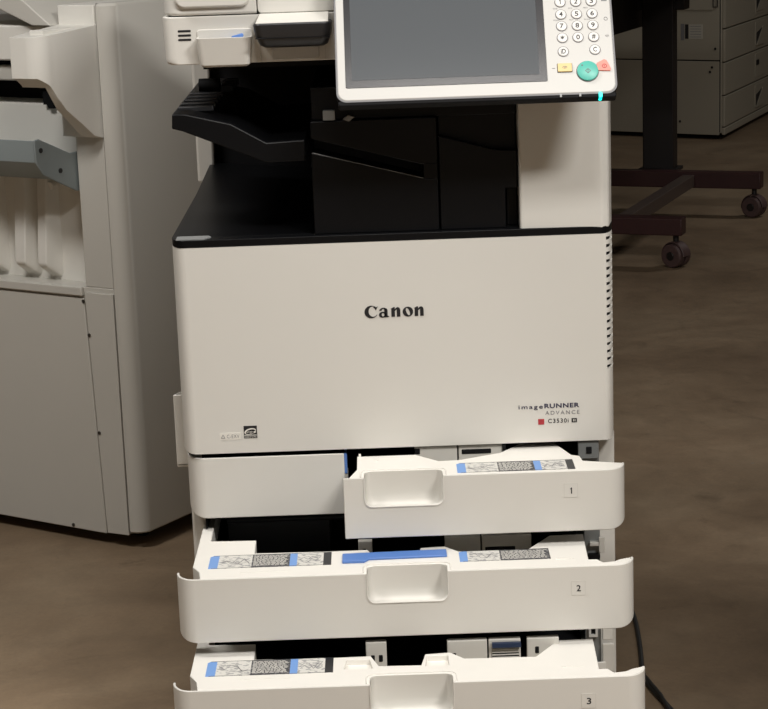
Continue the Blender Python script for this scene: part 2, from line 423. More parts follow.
def sticker(dr, x0, x1, y0, y1, z, short=False):
    b = B(); w = x1-x0
    cells = [(0, .075, 's_blue'), (.075, .35, 's_draw'), (.35, .66, 's_text'), (.66, .72, 's_blue'), (.72, .935, 's_draw'), (.935, 1, 'dgrey')]
    if short: cells = [(0, .09, 's_blue'), (.09, .45, 's_draw'), (.45, 1, 's_text')]
    for i, (a, c, m) in enumerate(cells):
        if i == 0:
            r = .004; b.prism([(x0, y0), (x0+c*w, y0), (x0+c*w, y1), (x0+r, y1), (x0, y1-r)], z-.0002, z+.0004, 'z', M[m])
        else: b.prism([(x0+a*w, y0), (x0+c*w, y0), (x0+c*w, y1), (x0+a*w, y1)], z-.0002, z+.0004, 'z', M[m])
    # frame line and print
    t = .0009
    for q in ((x0+.004, x1, y0, y0+t), (x0+.004, x1, y1-t, y1), (x1-t, x1, y0, y1)): b.box(q[0], q[1], q[2], q[3], z+.0004, z+.00055, M['dgrey'])
    # dark lines of the little drawings
    rnd = random.Random(int(x0*1e4)+int(y0*1e3))
    for a, c, m in cells:
        if m == 's_draw':
            xa, xb = x0+a*w+.003, x0+c*w-.003
            for k in range(4):
                p = [(xa+(xb-xa)*j/5, y0+.006+(y1-y0-.012)*(.15+.7*rnd.random())) for j in range(6)]
                for j in range(5):
                    (ax, ay), (bx, by) = p[j], p[j+1]; dx, dy = bx-ax, by-ay; l = math.hypot(dx, dy); nx, ny = -dy/l*.0004, dx/l*.0004
                    b.raw([(ax-nx, ay-ny, z+.0005), (bx-nx, by-ny, z+.0005), (bx+nx, by+ny, z+.0005), (ax+nx, ay+ny, z+.0005)], [[0, 1, 2, 3]], M['grey_ink'])
        if m == 's_text':
            xa, xb = x0+a*w+.002, x0+c*w-.002; yy = y1-.006
            while yy > y0+.004:
                x = xa
                while x < xb-.004:
                    l = rnd.uniform(.002, .006); b.box(x, min(x+l, xb), yy, yy+.0014, z+.0004, z+.0005, M['label']); x += l+.0012
                yy -= .0036
    return b.build('instruction_sticker', 's_draw', dr, label='instruction sticker with small drawings and blue tabs')

def drawer(num, y, zb, zt, x0, poly, name='paper_drawer', closed=False):
    b = shell(B(), x0, .2862 if num != '2' else .2868, y, zb, zt, dl=(.03 if x0 < -.2 else 0), dr=.03, rx=.024, notch=(NX0, NX1, zt-.0385, NR))
    dr = b.build(name, 'white', cop, weld=True, solid=.003, bevel=.0009, angle=30)
    # scoop of the handle
    def uo(inset, zbot, yy, ztop):
        pts = [(NX1-inset, yy, ztop)]
        r = NR+.001
        for k in range(7):
            t = -k*.5*PI/6; pts.append((NX1-inset-r+r*math.cos(t), yy, zbot+r+r*math.sin(t)))
        for k in range(7):
            t = -.5*PI-k*.5*PI/6; pts.append((NX0+inset+r+r*math.cos(t), yy, zbot+r+r*math.sin(t)))
        pts.append((NX0+inset, yy, ztop)); return pts
    zn = zt-.0385
    # a lip along the bottom, the pocket floor sunk behind it, then the upright rear wall
    s = B(); rings = [uo(-.0012, zn-.0012, y-.0008, zt), uo(0, zn, y-.0012, zt), uo(.0008, zn+.0010, y+.0005, zt), uo(.0009, zn+.0006, y+.0032, zt),
                      uo(.0010, zn-.0085, y+.0045, zt), uo(.0014, zn-.0085, y+.014, zt), uo(.0026, zn-.0075, y+.020, zt), uo(.0048, zn-.0045, y+.0245, zt), uo(.0080, zn+.0005, y+.0275, zt)]
    s.loft(rings, close=False, cap=(False, True))
    s.build('handle_recess', 'white', dr, angle=60)
    # tray
    cut = None
    if name == 'paper_drawer' and num in ('3',):
        cut = B().prism([(-.079, y+.054), (-.043, y+.054), (-.0475, y+.084), (-.076, y+.084)], zt-.008, zt+.01, 'z')
        cut.prism([(.021, y+.055), (.050, y+.055), (.050, y+.088), (.024, y+.088)], zt-.008, zt+.01, 'z')
    t = B(); t.prism(ledge_with_notch(poly, y), zt-.034, zt-.0004, 'z')
    tr = t.build('paper_tray', 'tray', dr, bevel=.0010, cut=cut)
    t = B(); xl = -.256 if x0 < -.2 else -.056
    t.box(xl, .236, y+.095, y+.40, zb+.008, zb+.012).box(xl, .236, y+.39, y+.40, zb+.012, zb+.04)
    t.box(xl-.004, xl, y+.10, y+.40, zb+.01, zt-.034)
    t.build('tray_floor', 'dblack', dr)
    lz = .0025 if num == '1' else (-.0018 if num == '3' else 0)
    zt += lz; nl = B().ring2(rrect(.2060, zt-.0375, .2235, zt-.019, .0006), rrect(.2065, zt-.0370, .2230, zt-.0195, .0006), y-.0005, y+.0002, M['bay'])
    nl.prism(rrect(.2065, zt-.0370, .2230, zt-.0195, .0006), y-.0004, y+.0002)
    add_text(nl, num, .2125 if num != '1' else .2140, zt-.0325, .2178 if num != '1' else .2167, zt-.0243, y-.0007, M['ink'], bold=.015 if num != '1' else 0)
    nl.build('number_label', 'white', dr, label='square label with the number %s' % num)
    return dr
d1 = drawer('1', -.110, .3785, .4585, -.0735, LEDGE1)
d2 = drawer('2', -.190, .2755, .3590, -.2850, LEDGE)
d3 = drawer('3', -.298, .1650, .2565, -.2855, LEDGE)
d1['label'] = 'narrow top drawer marked 1'; d2['label'] = 'middle drawer marked 2 with a blue lever'; d3['label'] = 'lowest open drawer marked 3'
guides(d1, .005, .4585, ((.020, .076, -.006), (.078, .136, -.006)), ((.082, .121, .006, -.0005), (.020, .027, .004, -.004)))
guides(d2, -.075, .359, ((-.058, -.040, -.004), (.054, .100, -.006), (.102, .166, -.006)), ((.106, .145, .016, .0095), (-.053, -.048, .014, .006)))
guides(d3, -.185, .2565, ((-.052, -.026, -.010), (.050, .100, -.008), (.102, .142, -.008), (.150, .190, -.008)), ((-.046, -.041, .016, .007), (-.036, -.031, .016, .007), (.106, .140, .018, .010), (.056, .061, .016, .008), (.160, .165, .012, .003)))
for k in range(4): B().box(.106, .140, -.1872, -.1848, .2512-k*.0035, .2524-k*.0035).build('guide_rib', 'bay', d3)
B().box(.106, .142, -.192, -.187, .256, .262).build('guide_edge', 'navyp', d3, label='dark blue guide edge')
B().box(.137, .140, .0, .012, .40, .4645).build('guide_edge', 'dblack', d1)
sticker(d1, .072, .222, -.101, -.058, .4581)
sticker(d2, -.247, -.092, -.150, -.101, .3586)
sticker(d2, .070, .184, -.157, -.117, .3586, True)
sticker(d3, -.248, -.092, -.253, -.205, .2561)
b = B().box(-.206, -.143, -.168, -.1655, .3584, .3592).build('tray_rib', 'tray', d2); B().box(.19, .212, -.160, -.1585, .3584, .3594).build('tray_rib', 'tray', d2)
b = B().box(-.206, -.143, -.2665, -.264, .2559, .2567).build('tray_rib', 'tray', d3); B().box(.186, .212, -.262, -.260, .2559, .2567).build('tray_rib', 'tray', d3)
B().box(-.054, -.051, -.011, -.006, .458, .461).build('tray_rib', 'tray', d1); B().box(-.035, -.028, -.030, -.028, .458, .4592).build('tray_rib', 'tray', d1)
lv = B(); lv.prism([(-.078, -.148), (-.050, -.148), (-.044, -.139), (.045, -.137), (.0545, -.137), (.0545, -.113), (-.078, -.117)], .3588, .3618, 'z')
lv.prism([(-.078, -.1485), (-.050, -.1485), (-.050, -.1465), (-.078, -.1465)], .3588, .3628, 'z')
lv.build('release_lever', 'blue', d2, bevel=.0008, label='bright blue lever')
# rims raised around the scoops
for dr, y, z in ((d1, -.11, .4585), (d2, -.19, .359), (d3, -.298, .2565)):
    rim = B(); p = []
    for k in range(9): 
        t = k*.5*PI/8; p.append((NX1+.0045-.012+.012*math.cos(t), y+.0345-.012+.012*math.sin(t), z+.0002))
    for k in range(9):
        t = .5*PI+k*.5*PI/8; p.append((NX0-.0045+.012+.012*math.cos(t), y+.0345-.012+.012*math.sin(t), z+.0002))
    rim.tube([(NX1+.0045, y+.004, z+.0002)]+p+[(NX0-.0045, y+.004, z+.0002)], .0008, 6).build('handle_rim', 'tray', dr)

# closed lowest drawer, plinth and casters
b = shell(B(), -.2835, .2835, -.002, .052, .155, dl=.03, dr=.03, rx=.024)
b.build('closed_drawer', 'white', cop, weld=True, solid=.003, bevel=.001)
for x in (-.24, .24):
    for y in (.06, .66):
        cst = B().cyl((x-.011, y, .022), (1, 0, 0), .022, .022, m=M['dblack']).box(x-.016, x+.016, y-.016, y+.016, .036, .05).build('caster', 'dgrey', cop, bevel=.001)

# document holder on the left side
dh = B(); dh.prism([(.07, .531), (.24, .497), (.24, .43), (.07, .43)], -.3015, -.2995, 'x')
dh.box(-.3015, -.2828, .068, .071, .434, .531).box(-.3015, -.2828, .238, .241, .43, .497).box(-.3015, -.2828, .07, .24, .43, .433)
dh.build('document_pocket', 'white', cop, bevel=.0012)

# deck, black band, column, cavity ---------------------------------------
def plan(x0, x1, y0, y1, d=.035, rx=.018, inset=0.):
    p = []
    for k in range(9):
        t = (1-k/8)*.5*PI; p.append((x0+rx-rx*math.sin(t), y0+d*(1-math.cos(t))))
    for k in range(9):
        t = k/8*.5*PI; p.append((x1-rx+rx*math.sin(t), y0+d*(1-math.cos(t))))
    return p+[(x1, y1), (x0, y1)]
dk = B().prism(plan(-.2865, .2862, .0, .70), .7425, .7520, 'z')
# raised sloping bed of the output tray
dk.loft([[(-.28, y, .751), (-.105, y, .751), (-.105, y, z2), (-.28, y, z1)] for y, z1, z2 in ((.02, .7523, .7523), (.66, .772, .757))])
dk.build('output_deck', 'black', cop, bevel=.0015)
B().prism([(-.279, .004), (-.243, .0015), (-.234, .016), (-.238, .028), (-.279, .028)], .7519, .7532, 'z').build('deck_corner_plate', 'clear', cop, label='grey corner plate')
cl = B().prism([(.165, .004), (.2705, -.0005), (.280, .006), (.2865, .035), (.2865, .68), (.165, .68)], .7490, .975, 'z')
cl.build('side_column', 'white', cop, bevel=.003, seg=3)
bk = B().box(-.279, .165, .62, .70, .7515, .975).box(-.10, .165, .30, .62, .7515, .975)
bk.build('cavity_wall', 'dblack', cop)
B().box(-.300, -.272, .60, .72, .742, .975).build('rear_pillar', 'white', cop, bevel=.004)
# inner finisher (black) with its slanting slot
f = B(); y0, y1 = .012, .30
f.prism([(-.100, .752), (.0615, .752), (.0615, .8195), (.043, .8205), (-.100, .8580)], y0, y1)
f.box(-.098, .0615, y0+.06, y1, .82, .93)
f.prism([(-.100, .876), (.043, .8375), (.0615, .8375), (.0615, .898), (-.100, .898)], y0+.001, y1)
f.prism([(.043, .818), (.0615, .818), (.0615, .84), (.043, .84)], y0+.0005, y1)
f.box(-.098, .164, y0+.012, y1, .898, .94)
f.prism([(.0635, .752), (.148, .752), (.148, .804), (.1635, .804), (.1635, .852), (.135, .854), (.0635, .874)], y0+.0015, y1)
f.box(.0635, .1635, y0+.016, y1, .80, .90).box(.15, .164, y0+.02, y1, .752, .81)
fi = f.build('inner_finisher', 'black', cop, bevel=.0012)
B().tube([(-.0985, y0-.0002, .8580), (.0425, y0-.0002, .8207)], .0004, 6).build('slot_edge', 'clear', fi, label='thin bright slot edge')
B().prism(rrect(-.083, .899, -.068, .911, .0008), y0-.001, y0+.0125).build('finisher_label', 'clear', fi)
b = B().prism([(-.058, .8995), (-.051, .9045), (-.043, .9020), (-.050, .8965)], y0-.001, y0+.0125)
b.build('finisher_label', 'clear', fi)
# upper output tray
ut = B()
def trayring(y, dz): return [(x, y, z+dz) for x, z in ((-.275, .896), (-.274, .914), (-.258, .9145), (-.20, .900), (-.156, .8745), (-.107, .8765), (-.108, .8495), (-.156, .8485), (-.215, .873), (-.262, .8925))]
ut.loft([trayring(.0, 0), trayring(.004, .001), trayring(.42, .004)])
tr = ut.build('upper_output_tray', 'black', cop, bevel=.0015)
for k in range(5): B().box(-.271, -.225, .05+.045*k, .062+.045*k, .912, .9185).build('tray_rib', 'dgrey', tr, bevel=.001)
for k in range(4): B().box(-.262, -.215, .30+.035*k, .306+.035*k, .912, .9215).build('tray_rib', 'dgrey', tr, bevel=.001)
B().cyl((-.262, .28, .924), (1, 0, 0), .010, .03).build('tray_hub', 'dblack', tr, bevel=.001)
B().box(-.133, -.124, .2, .21, .91, .967).build('exit_guide', 'dblack', cop)
B().box(-.235, .165, .05, .60, .966, .9765).build('scanner_underside', 'dblack', cop)

# scanner ----------------------------------------------------------------
sp = [(-.2805, 1.036), (-.2795, .984), (-.272, .977), (-.17, .9765), (.2825, .9765), (.2825, 1.036)]
def outl(z, sl):  # plan at a level with rounded left-front corner
    x0 = -.2805+sl; p = []
    for k in range(8):
        t = (1-k/7)*.5*PI; p.append((x0+.016-.016*math.sin(t), .018*(1-math.cos(t)), z))
    p += [(.2825, 0, z), (.2825, .66, z), (x0, .66, z)]; return p
sc = B().loft([outl(.9765, .006), outl(.979, .0025), outl(.984, .0015), outl(1.0362, 0)])
scn = sc.build('scanner_unit', 'white', cop, bevel=.0012)
b = B()
for k in range(3): B().prism(rrect(-.2605, 1.0078+k*.0054-.0014, -.2440, 1.0078+k*.0054+.0014, .0012), -.0003, .002).build('speaker_slot', 'ink', scn)
# pocket for clips, its front lower than its back
def pr(z, x0, x1, yf, yb): return [(p[0], p[1], z) for p in rrect(x0, yf, x1, yb, .007, 4, (1, 1, 0, 0))]
pk = B()
O = [pr(.9735, -.2305, -.1745, -.014, .0), pr(.9760, -.2330, -.1710, -.019, .0), pr(1.0105, -.2365, -.1665, -.0255, .0)]
I = [pr(1.0105, -.2340, -.169, -.0235, -.0015), pr(.9795, -.2305, -.1735, -.016, -.0015)]
pk.loft(O+I)
po = pk.build('clip_pocket', 'white', scn, bevel=.0010)
pk = B().prism(rrect(-.2365, 1.008, -.1665, 1.0200, .004, 5, (0, 0, 1, 1)), -.0022, .0).build('pocket_backplate', 'white', scn, bevel=.001)
b = B().box(-.1585, -.157, -.0005, .002, .978, 1.036, M['bay']).prism(rrect(-.143, .979, -.084, .995, .003), -.004, .002).build('scanner_latch', 'pwhite', scn, bevel=.0015)
B().box(-.0765, -.0755, -.0004, .001, .978, 1.036).build('seam', 'bay', scn)
# dark folding handle with white top
hb = B()
def hr(z, x0, x1, yf): return [(p[0], p[1], z) for p in rrect(x0, yf, x1, .002, .010, 5, (1, 1, 0, 0))]
hb.loft([hr(.9965, -.150, -.077, -.032), hr(.9995, -.156, -.072, -.038), hr(1.010, -.161, -.068, -.045), hr(1.0255, -.1635, -.066, -.049), hr(1.0275, -.162, -.068, -.048)])
hb.prism([(-.161, 1.0085), (-.069, 1.0085), (-.069, 1.0098), (-.161, 1.0098)], -.0455, -.03, m=M['dblack'])
ha = hb.build('feeder_handle', 'dgrey', scn, bevel=.001, angle=50)
B().loft([[(-.160, -.0465, 1.0268), (-.070, -.0465, 1.0268), (-.070, .002, 1.0300), (-.157, .002, 1.0300)], [(-.160, -.0465, 1.0285), (-.070, -.0465, 1.0285), (-.070, .002, 1.0372), (-.157, .002, 1.0372)]]).build('handle_top', 'white', ha, bevel=.001, label='white top of the dark handle')
# document feeder
df = B()
def dfp(z, i=0.): return [(x, y, z) for x, y in [(-.2785+i+.02-.02*math.sin((1-k/7)*.5*PI), .0+i+.03*(1-math.cos((1-k/7)*.5*PI))) for k in range(8)]+[(-.1602, i), (-.1602, .62), (-.2785+i, .62)]]
df.loft([dfp(1.0375, .002), dfp(1.040, 0), dfp(1.12, 0), dfp(1.17, .004), dfp(1.185, .02)])
df.prism(rrect(-.159, 1.0375, .2825, 1.16, .005), .0, .62)
df.build('document_feeder', 'white', cop, bevel=.0015)
B().box(-.272, .28, .008, .62, 1.036, 1.038).build('feeder_gasket', 'dblack', cop)
B().prism(rrect(-.262, 1.0465, -.168, 1.10, .012), -.006, .004).build('feeder_front_bulge', 'white', cop, bevel=.003)

# control panel ------------------------------------------------------------
tl = math.radians(30)
PF = Matrix.Translation((-.0004, -.120, .9337)) @ Matrix.Rotation(-tl, 4, 'X') @ Matrix.Scale(.9778, 4)   # local x, local y = into the panel, z up the slope
P = lambda: B(F=PF)
cpn = B(F=PF)
cpn.prism(rrect(-.0635, -.0005, .2845, .212, .013), .001, .0145)
cp = cpn.build('control_panel', 'dblack', cop, bevel=.002, seg=3)
fp_ = P(); fp_.prism(rrect(-.0615, .0015, .2825, .210, .012, 8), -.0022, .0015)
fpl = fp_.build('panel_face', 'pwhite', cp, bevel=.0014)
P().ring2(rrect(-.0632, .0, .2842, .2117, .013, 8), rrect(-.0612, .0018, .2822, .2099, .0118, 8), -.0015, .0015).build('panel_trim', 'grey_ink', cp)
P().prism(rrect(-.0515, .0185, .1985, .198, .002), -.0028, -.0018).build('screen_bezel', 'bezel', cp, bevel=.0003)
P().prism(rrect(-.0435, .0285, .1890, .190, .001), -.0031, -.0026).build('touch_screen', 'glass', cp)
P().box(.10, .24, .0145, .10, .10, .20).build('panel_mount', 'dblack', cp, bevel=.004)
cols = (.2200, .2395, .2590); rows = (.1255, .1085, .0925, .0765)
lab = ['1', '2', '3', '4', '5', '6', '7', '8', '9', '*', '0', '#']
def key(x, z, ch, rx=.0061, m='key', tm='ink', name='number_key'):
    b = P(); b.prism(ell(x, z, rx+.0009, rx+.0009, 28), -.0028, -.0015, m=M['keyring'])
    b.loft([[(p[0], -.0026, p[1]) for p in ell(x, z, rx, rx, 28)], [(p[0], -.0034, p[1]) for p in ell(x, z, rx, rx, 28)], [(p[0], -.0038, p[1]) for p in ell(x, z, rx-.0008, rx-.0008, 28)]])
    if ch:
        w = {1: .0046, 2: .0062}[len(ch)]; h = .0064
        if ch in '*': h = .0050; w = .0050
        if ch == '1': w = .0024
        add_text(b, ch, x-w/2, z-h/2, x+w/2, z+h/2, -.0040, M[tm], **({} if ch == '1' else dict(bold=.02)))
    return b.build(name, m, cp, angle=50)
for i, ch in enumerate(lab): key(cols[i % 3], rows[i//3], ch)
key(.2200, .0578, 'iD'); key(.2595, .0590, 'C', name='clear_key')
for x, z, s in ((.2105, .1168, 'GHI'), (.2295, .1168, 'JKL'), (.2485, .1168, 'MNO'), (.2105, .1008, 'PQRS'), (.2300, .1008, 'TUV'), (.2485, .1008, 'WXYZ')):
    b = P(); add_text(b, s, x, z-.0007, x+.002*len(s)-.0006, z+.0011, -.0025, M['grey_ink']); b.build('letter_print', 'grey_ink', cp)
b = P()
P().ring2(ell(.2755, .1010, .0024, .0024, 20), ell(.2755, .1010, .0018, .0018, 20), -.0026, -.0022, M['grey_ink']).build('panel_print', 'grey_ink', cp)
P().ring2([(.2738, .0768), (.2738, .0784), (.2750, .0784), (.2762, .0796), (.2762, .0756), (.2750, .0768)], [(.2742, .0771), (.2742, .0781), (.2750, .0781), (.2759, .0789), (.2759, .0763), (.2750, .0771)], -.0026, -.0022, M['grey_ink']).build('panel_print', 'grey_ink', cp)
P().box(.2775, .2780, -.0026, -.0022, .0764, .0788, M['grey_ink']).build('panel_print', 'grey_ink', cp)
P().prism(rrect(.2715, .1255, .2785, .1285, .0004), -.0026, -.0022, m=M['grey_ink']).build('panel_print', 'grey_ink', cp)
P().box(.205, .2085, -.0026, -.0022, .0355, .0360, M['grey_ink']).build('panel_print', 'grey_ink', cp)
b = P(); b.prism(rrect(.2110, .0295, .2300, .0420, .0012), -.0028, -.0015, m=M['keyring']); b.prism(rrect(.2118, .0302, .2292, .0413, .001), -.0045, -.0020)
b.ring2(ell(.2205, .0358, .0030, .0016, 20), ell(.2205, .0358, .0024, .0011, 20), -.0048, -.0044, M['grey_ink'])
b.prism([(.2198, .0345), (.2206, .0345), (.2216, .0372), (.2208, .0372)], -.0048, -.0044, m=M['grey_ink'])
b.build('reset_key', 'yellow', cp, bevel=.0004)
b = P(); tri = [(.2600, .0305), (.2765, .0295), (.2775, .0325), (.2725, .0440), (.2695, .0452), (.2605, .0405)]
b.prism(tri, -.0040, -.0015); b.ring2(ell(.2695, .0360, .0030, .0028, 20), ell(.2695, .0360, .0023, .0021, 20), -.0044, -.0040, M['red']); b.prism([(.2690, .0345), (.2702, .036), (.2690, .0375)], -.0044, -.004, m=M['red'])
b.build('stop_key', 'salmon', cp, bevel=.0006)
b = P(); b.prism(ell(.2485, .0300, .0140, .0140, 40), -.0030, -.0015, m=M['keyring'])
b.loft([[(p[0], -.0028, p[1]) for p in ell(.2485, .0300, .0132, .0132, 40)], [(p[0], -.0050, p[1]) for p in ell(.2485, .0300, .0130, .0130, 40)], [(p[0], -.0056, p[1]) for p in ell(.2485, .0300, .0120, .0120, 40)]])
b.ring2([(.2450, .0295), (.2487, .0328), (.2524, .0295), (.2487, .0262)], [(.2460, .0295), (.2487, .0319), (.2514, .0295), (.2487, .0271)], -.0059, -.0055, M['keyring'])
b.box(.2484, .2490, -.0059, -.0055, .0278, .0312, M['keyring'])
b.prism(ell(.2418, .0372, .0010, .0010, 14), -.0059, -.0055, m=M['keyring'])
b.build('start_key', 'green', cp, angle=50)
B(F=PF).prism(rrect(.2604, -.0052, .2646, .0012, .001), -.0035, .008).build('status_light', 'led', cp, label='glowing cyan status light')
for x in (.2135, .2375): P().prism(rrect(x-.0012, -.0032, x+.0012, .0010, .0005), -.0026, .006).build('status_light', 'clear', cp, label='unlit grey status light')
P().prism(rrect(-.0615, -.0045, .2825, .003, .003), -.0005, .013).build('panel_lower_lip', 'dblack', cp, bevel=.0015)

# blue clip lying in the pocket
bl = thing('plastic_clip', (-.188, -.016, .979), 'small blue plastic piece lying in the white pocket on the scanner front', 'clip')
B().loft([[(x, y, z) for x, y, z in ((-.206, -.017, .979), (-.200, -.010, .979), (-.178, -.007, 1.0110), (-.1765, -.018, 1.0110), (-.190, -.017, 1.004))],
          [(x, y, z) for x, y, z in ((-.207, -.016, .984), (-.202, -.009, .984), (-.180, -.004, 1.0150), (-.1775, -.015, 1.0145), (-.192, -.015, 1.0125))]]).build('clip_body', 'blue', bl, bevel=.001)

# ------------------------------------------------------------------ left machine
ux, uy = -.841, .540
LF = Matrix(((ux, -.540, 0, -.485), (uy, -.841, 0, 1.004), (0, 0, 1, 0), (0, 0, 0, 1)))  # local: x=s (left), y=off (outwards), z
fin = thing('document_finisher', (-.75, 1.45, 0), 'large beige copier finisher standing at an angle left of the open photocopier', 'office machine')
def LB(): return B(F=LF)
def fpn():
    p = [(.0175, 0.)]
    R = .028
    for k in range(10):
        t = k/9*.5*PI; p.append((.0160-R*math.sin(t), -R*(1-math.cos(t))))
    return p+[(-.012, -.80), (.0175, -.80)]
def ring_at(z, i):
    return [(x+(i if x < .017 else 0), y-(i if y > -.02 and x < .0175 else 0), z) for x, y in fpn()]
b = LB(); b.loft([ring_at(.032, .004), ring_at(.036, 0), ring_at(1.001, 0), ring_at(1.006, .004)])
b.build('front_cover', 'old', fin, angle=40)
b = LB(); b.box(.0215, .80, -.80, -.003, .035, .495).box(.0215, .0865, -.80, -.003, .495, 1.003).box(.018, .0214, -.80, -.02, .04, .99, M['dblack']).box(.0865, .80, -.80, -.30, .495, .96)
b.build('body_panel', 'old', fin, bevel=.002)
b = LB(); b.prism([(.0215, .028), (.072, .026), (.088, .478), (.0865, .485), (.0215, .485)], -.004, .0005); b.build('side_strip', 'old', fin, bevel=.0008)
b = LB(); b.prism([(.0745, .024), (.8, .024), (.8, .474), (.0905, .474)], -.004, .0012)
b.build('lower_panel', 'old', fin, bevel=.0015)
b = LB(); b.prism([(.0905, .478), (.8, .478), (.8, .4945), (.0915, .4945)], -.004, .006).build('panel_ledge', 'old', fin, bevel=.002)
for (s, z, y) in ((.091, .468, .0015), (.083, .405, .001), (.155, .030, .0013), (.075, .22, .001)): LB().cyl((s, y, z), (0, 1, 0), .0035, .0012, 14).build('screw', 'metal', fin)
# inner wall above the lower panel, ribs, slots
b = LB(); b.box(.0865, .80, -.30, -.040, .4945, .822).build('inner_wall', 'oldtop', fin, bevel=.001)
for s0, s1 in ((.168, .205), (.220, .262), (.300, .33)):
    b = LB()
    b.loft([[(s0+.006, -.041, .500), (s1-.004, -.041, .500), (s1-.004, -.010, .522), (s0+.014, -.010, .522)], [(s0+.002, -.041, .512), (s1, -.041, .512), (s1-.002, -.006, .532), (s0+.014, -.006, .532)],
            [(s0, -.041, .700), (s1, -.041, .700), (s1-.004, -.020, .700), (s0+.012, -.020, .700)]])
    b.build('guide_rib', 'oldtop', fin, bevel=.002)
b = LB(); b.box(.0865, .80, -.30, -.12, .822, .866).build('exit_slot', 'dblack', fin)
b = LB(); b.prism([(.160, .845), (.182, .845), (.182, .822), (.174, .822), (.170, .815), (.158, .815)], -.12, -.03).build('slot_flag', 'dblack', fin)
b = LB(); b.box(.0865, .80, -.30, -.012, .866, .893).build('slot_cover', 'old', fin, bevel=.003)
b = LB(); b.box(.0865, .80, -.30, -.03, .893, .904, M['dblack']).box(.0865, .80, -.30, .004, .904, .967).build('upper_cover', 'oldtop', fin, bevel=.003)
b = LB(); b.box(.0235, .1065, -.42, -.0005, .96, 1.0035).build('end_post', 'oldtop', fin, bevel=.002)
# wing bracket
side = [(.004, .968), (.128, .9555), (.133, .888), (.112, .876), (.076, .828), (.018, .776), (-.003, .768)]
wp = [(.020, -.003), (.027, .045), (.036, .085)]
for k in range(7):
    t = k/6*.5*PI; wp.append((.075-.036*math.cos(t), .090+.036*math.sin(t)))
wp += [(.109, .126), (.109, -.003)]
b = LB(); b.prism(wp, .760, .972, 'z')
c1 = LB(); c1.prism([(.20, .888), (.12, .885), (.104, .872), (.076, .828), (.018, .776), (-.02, .764), (-.02, .70), (.20, .70)], -.05, .20, 'x')
c2 = LB(); c2.prism([(-.02, .9725), (.0, .9690), (.128, .9560), (.20, .948), (.20, 1.0), (-.02, 1.0)], -.05, .20, 'x')
c3 = LB(); c3.box(.056, .14, .004, .14, .70, .868)
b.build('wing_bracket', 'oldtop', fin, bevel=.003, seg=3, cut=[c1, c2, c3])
b = LB(); b.prism([(.045, .0), (.085, .0), (.085, .10), (.055, .10)], .952, .9665, 'z').build('bracket_inset', 'oldtop', fin, bevel=.001)
# blue-grey stacking tray
b = LB(); b.prism([(.1025, .775), (.1015, .736), (.086, .712), (.0, .672), (-.035, .668), (-.035, .742), (.011, .742), (.09, .7765)], .090, .094, 'x')
b.prism([(.0985, .7745), (.098, .7345), (.0, .690), (-.035, .690), (-.035, .725), (.011, .735)], .094, .50, 'x')
b.build('stacking_tray', 'bluegrey', fin, bevel=.0015)
for y, z in ((.088, .756), (.040, .714)): LB().cyl((.0905, y, z), (-1, 0, 0), .0045, .002, 16).build('tray_screw', 'ink', fin)
b = LB(); b.cyl((.175, -.04, .678), (0, 1, -.3), .009, .018, 18).build('tray_pin', 'oldtop', fin, bevel=.002)
# sloping upper tray and dark deck on top
b = LB(); b.prism([(.108, .968), (.152, .968), (.250, 1.006), (.45, 1.10), (.45, 1.125), (.195, 1.024), (.168, 1.012)], -.26, .018)
b.build('upper_stacking_tray', 'old', fin, bevel=.002)
b = LB(); b.box(.109, .40, -.40, -.265, .967, 1.02).build('top_slot_frame', 'bluegrey', fin, bevel=.002)
b = LB(); b.box(.025, .6, -.78, -.43, 1.0, 1.06)
for k in range(5): LB().box(.125+.02*k, .131+.02*k, -.30, -.27, 1.018, 1.06).build('slot_fin', 'dblack', fin)
b.build('top_deck', 'dblack', fin, bevel=.002)
for s, o_ in ((.06, -.08), (.06, -.7), (.7, -.08), (.7, -.7)):
    LB().cyl((s-.012, o_, .02), (1, 0, 0), .02, .024).build('caster', 'dblack', fin)

# ------------------------------------------------------------------ background copier
u2 = Vector((-.835, .550, 0)); v2 = Vector((.390, .921, 0)); Q = Vector((1.580, 6.669, 0))
GF = Matrix(((u2.x, v2.x, 0, Q.x), (u2.y, v2.y, 0, Q.y), (0, 0, 1, 0), (0, 0, 0, 1)))   # local x along left face, y along right face
bgc = thing('copier_cabinet', tuple(Q+u2*.4+v2*.5), 'beige multi drawer copier in the dim background behind the table', 'photocopier')
def GB(): return B(F=GF)
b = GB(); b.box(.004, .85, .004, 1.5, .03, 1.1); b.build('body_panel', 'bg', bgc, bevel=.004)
b = GB(); b.box(.03, .82, .04, 1.45, .0, .03).build('plinth', 'dblack', bgc)
b = GB(); b.prism(rrect(.014, .022, .84, .360, .003), -.004, .006, 'y').build('lower_side_panel', 'bg', bgc, bevel=.0015)
b = GB(); b.prism(rrect(.014, .366, .84, .640, .003), -.004, .006, 'y').build('upper_side_panel', 'bg', bgc, bevel=.0015)
b = GB(); b.prism(rrect(.045, .593, .84, 1.08, .003), -.009, -.003, 'y').build('side_door', 'bg', bgc, bevel=.0015)
b = GB(); b.box(.010, .84, -.0005, .0043, .360, .366, M['ink']).box(.010, .014, -.0005, .0043, .035, 1.09, M['ink']).build('seam', 'ink', bgc)
b = GB(); b.ring2(rrect(.022, .606, .046, .70, .002), rrect(.025, .609, .043, .697, .002), -.0105, -.0045, M['ink']).build('door_latch', 'ink', bgc)
b = GB(); b.box(.096, .165, -.0052, -.0038, .462, .528).box(.168, .184, -.0052, -.0038, .462, .528, M['ink'])
for k in range(5): b.box(.104, .158, -.0056, -.005, .470+k*.012, .472+k*.012, M['grey_ink'])
b.box(.188, .205, -.0052, -.0038, .455, .53, M['grey_ink'])
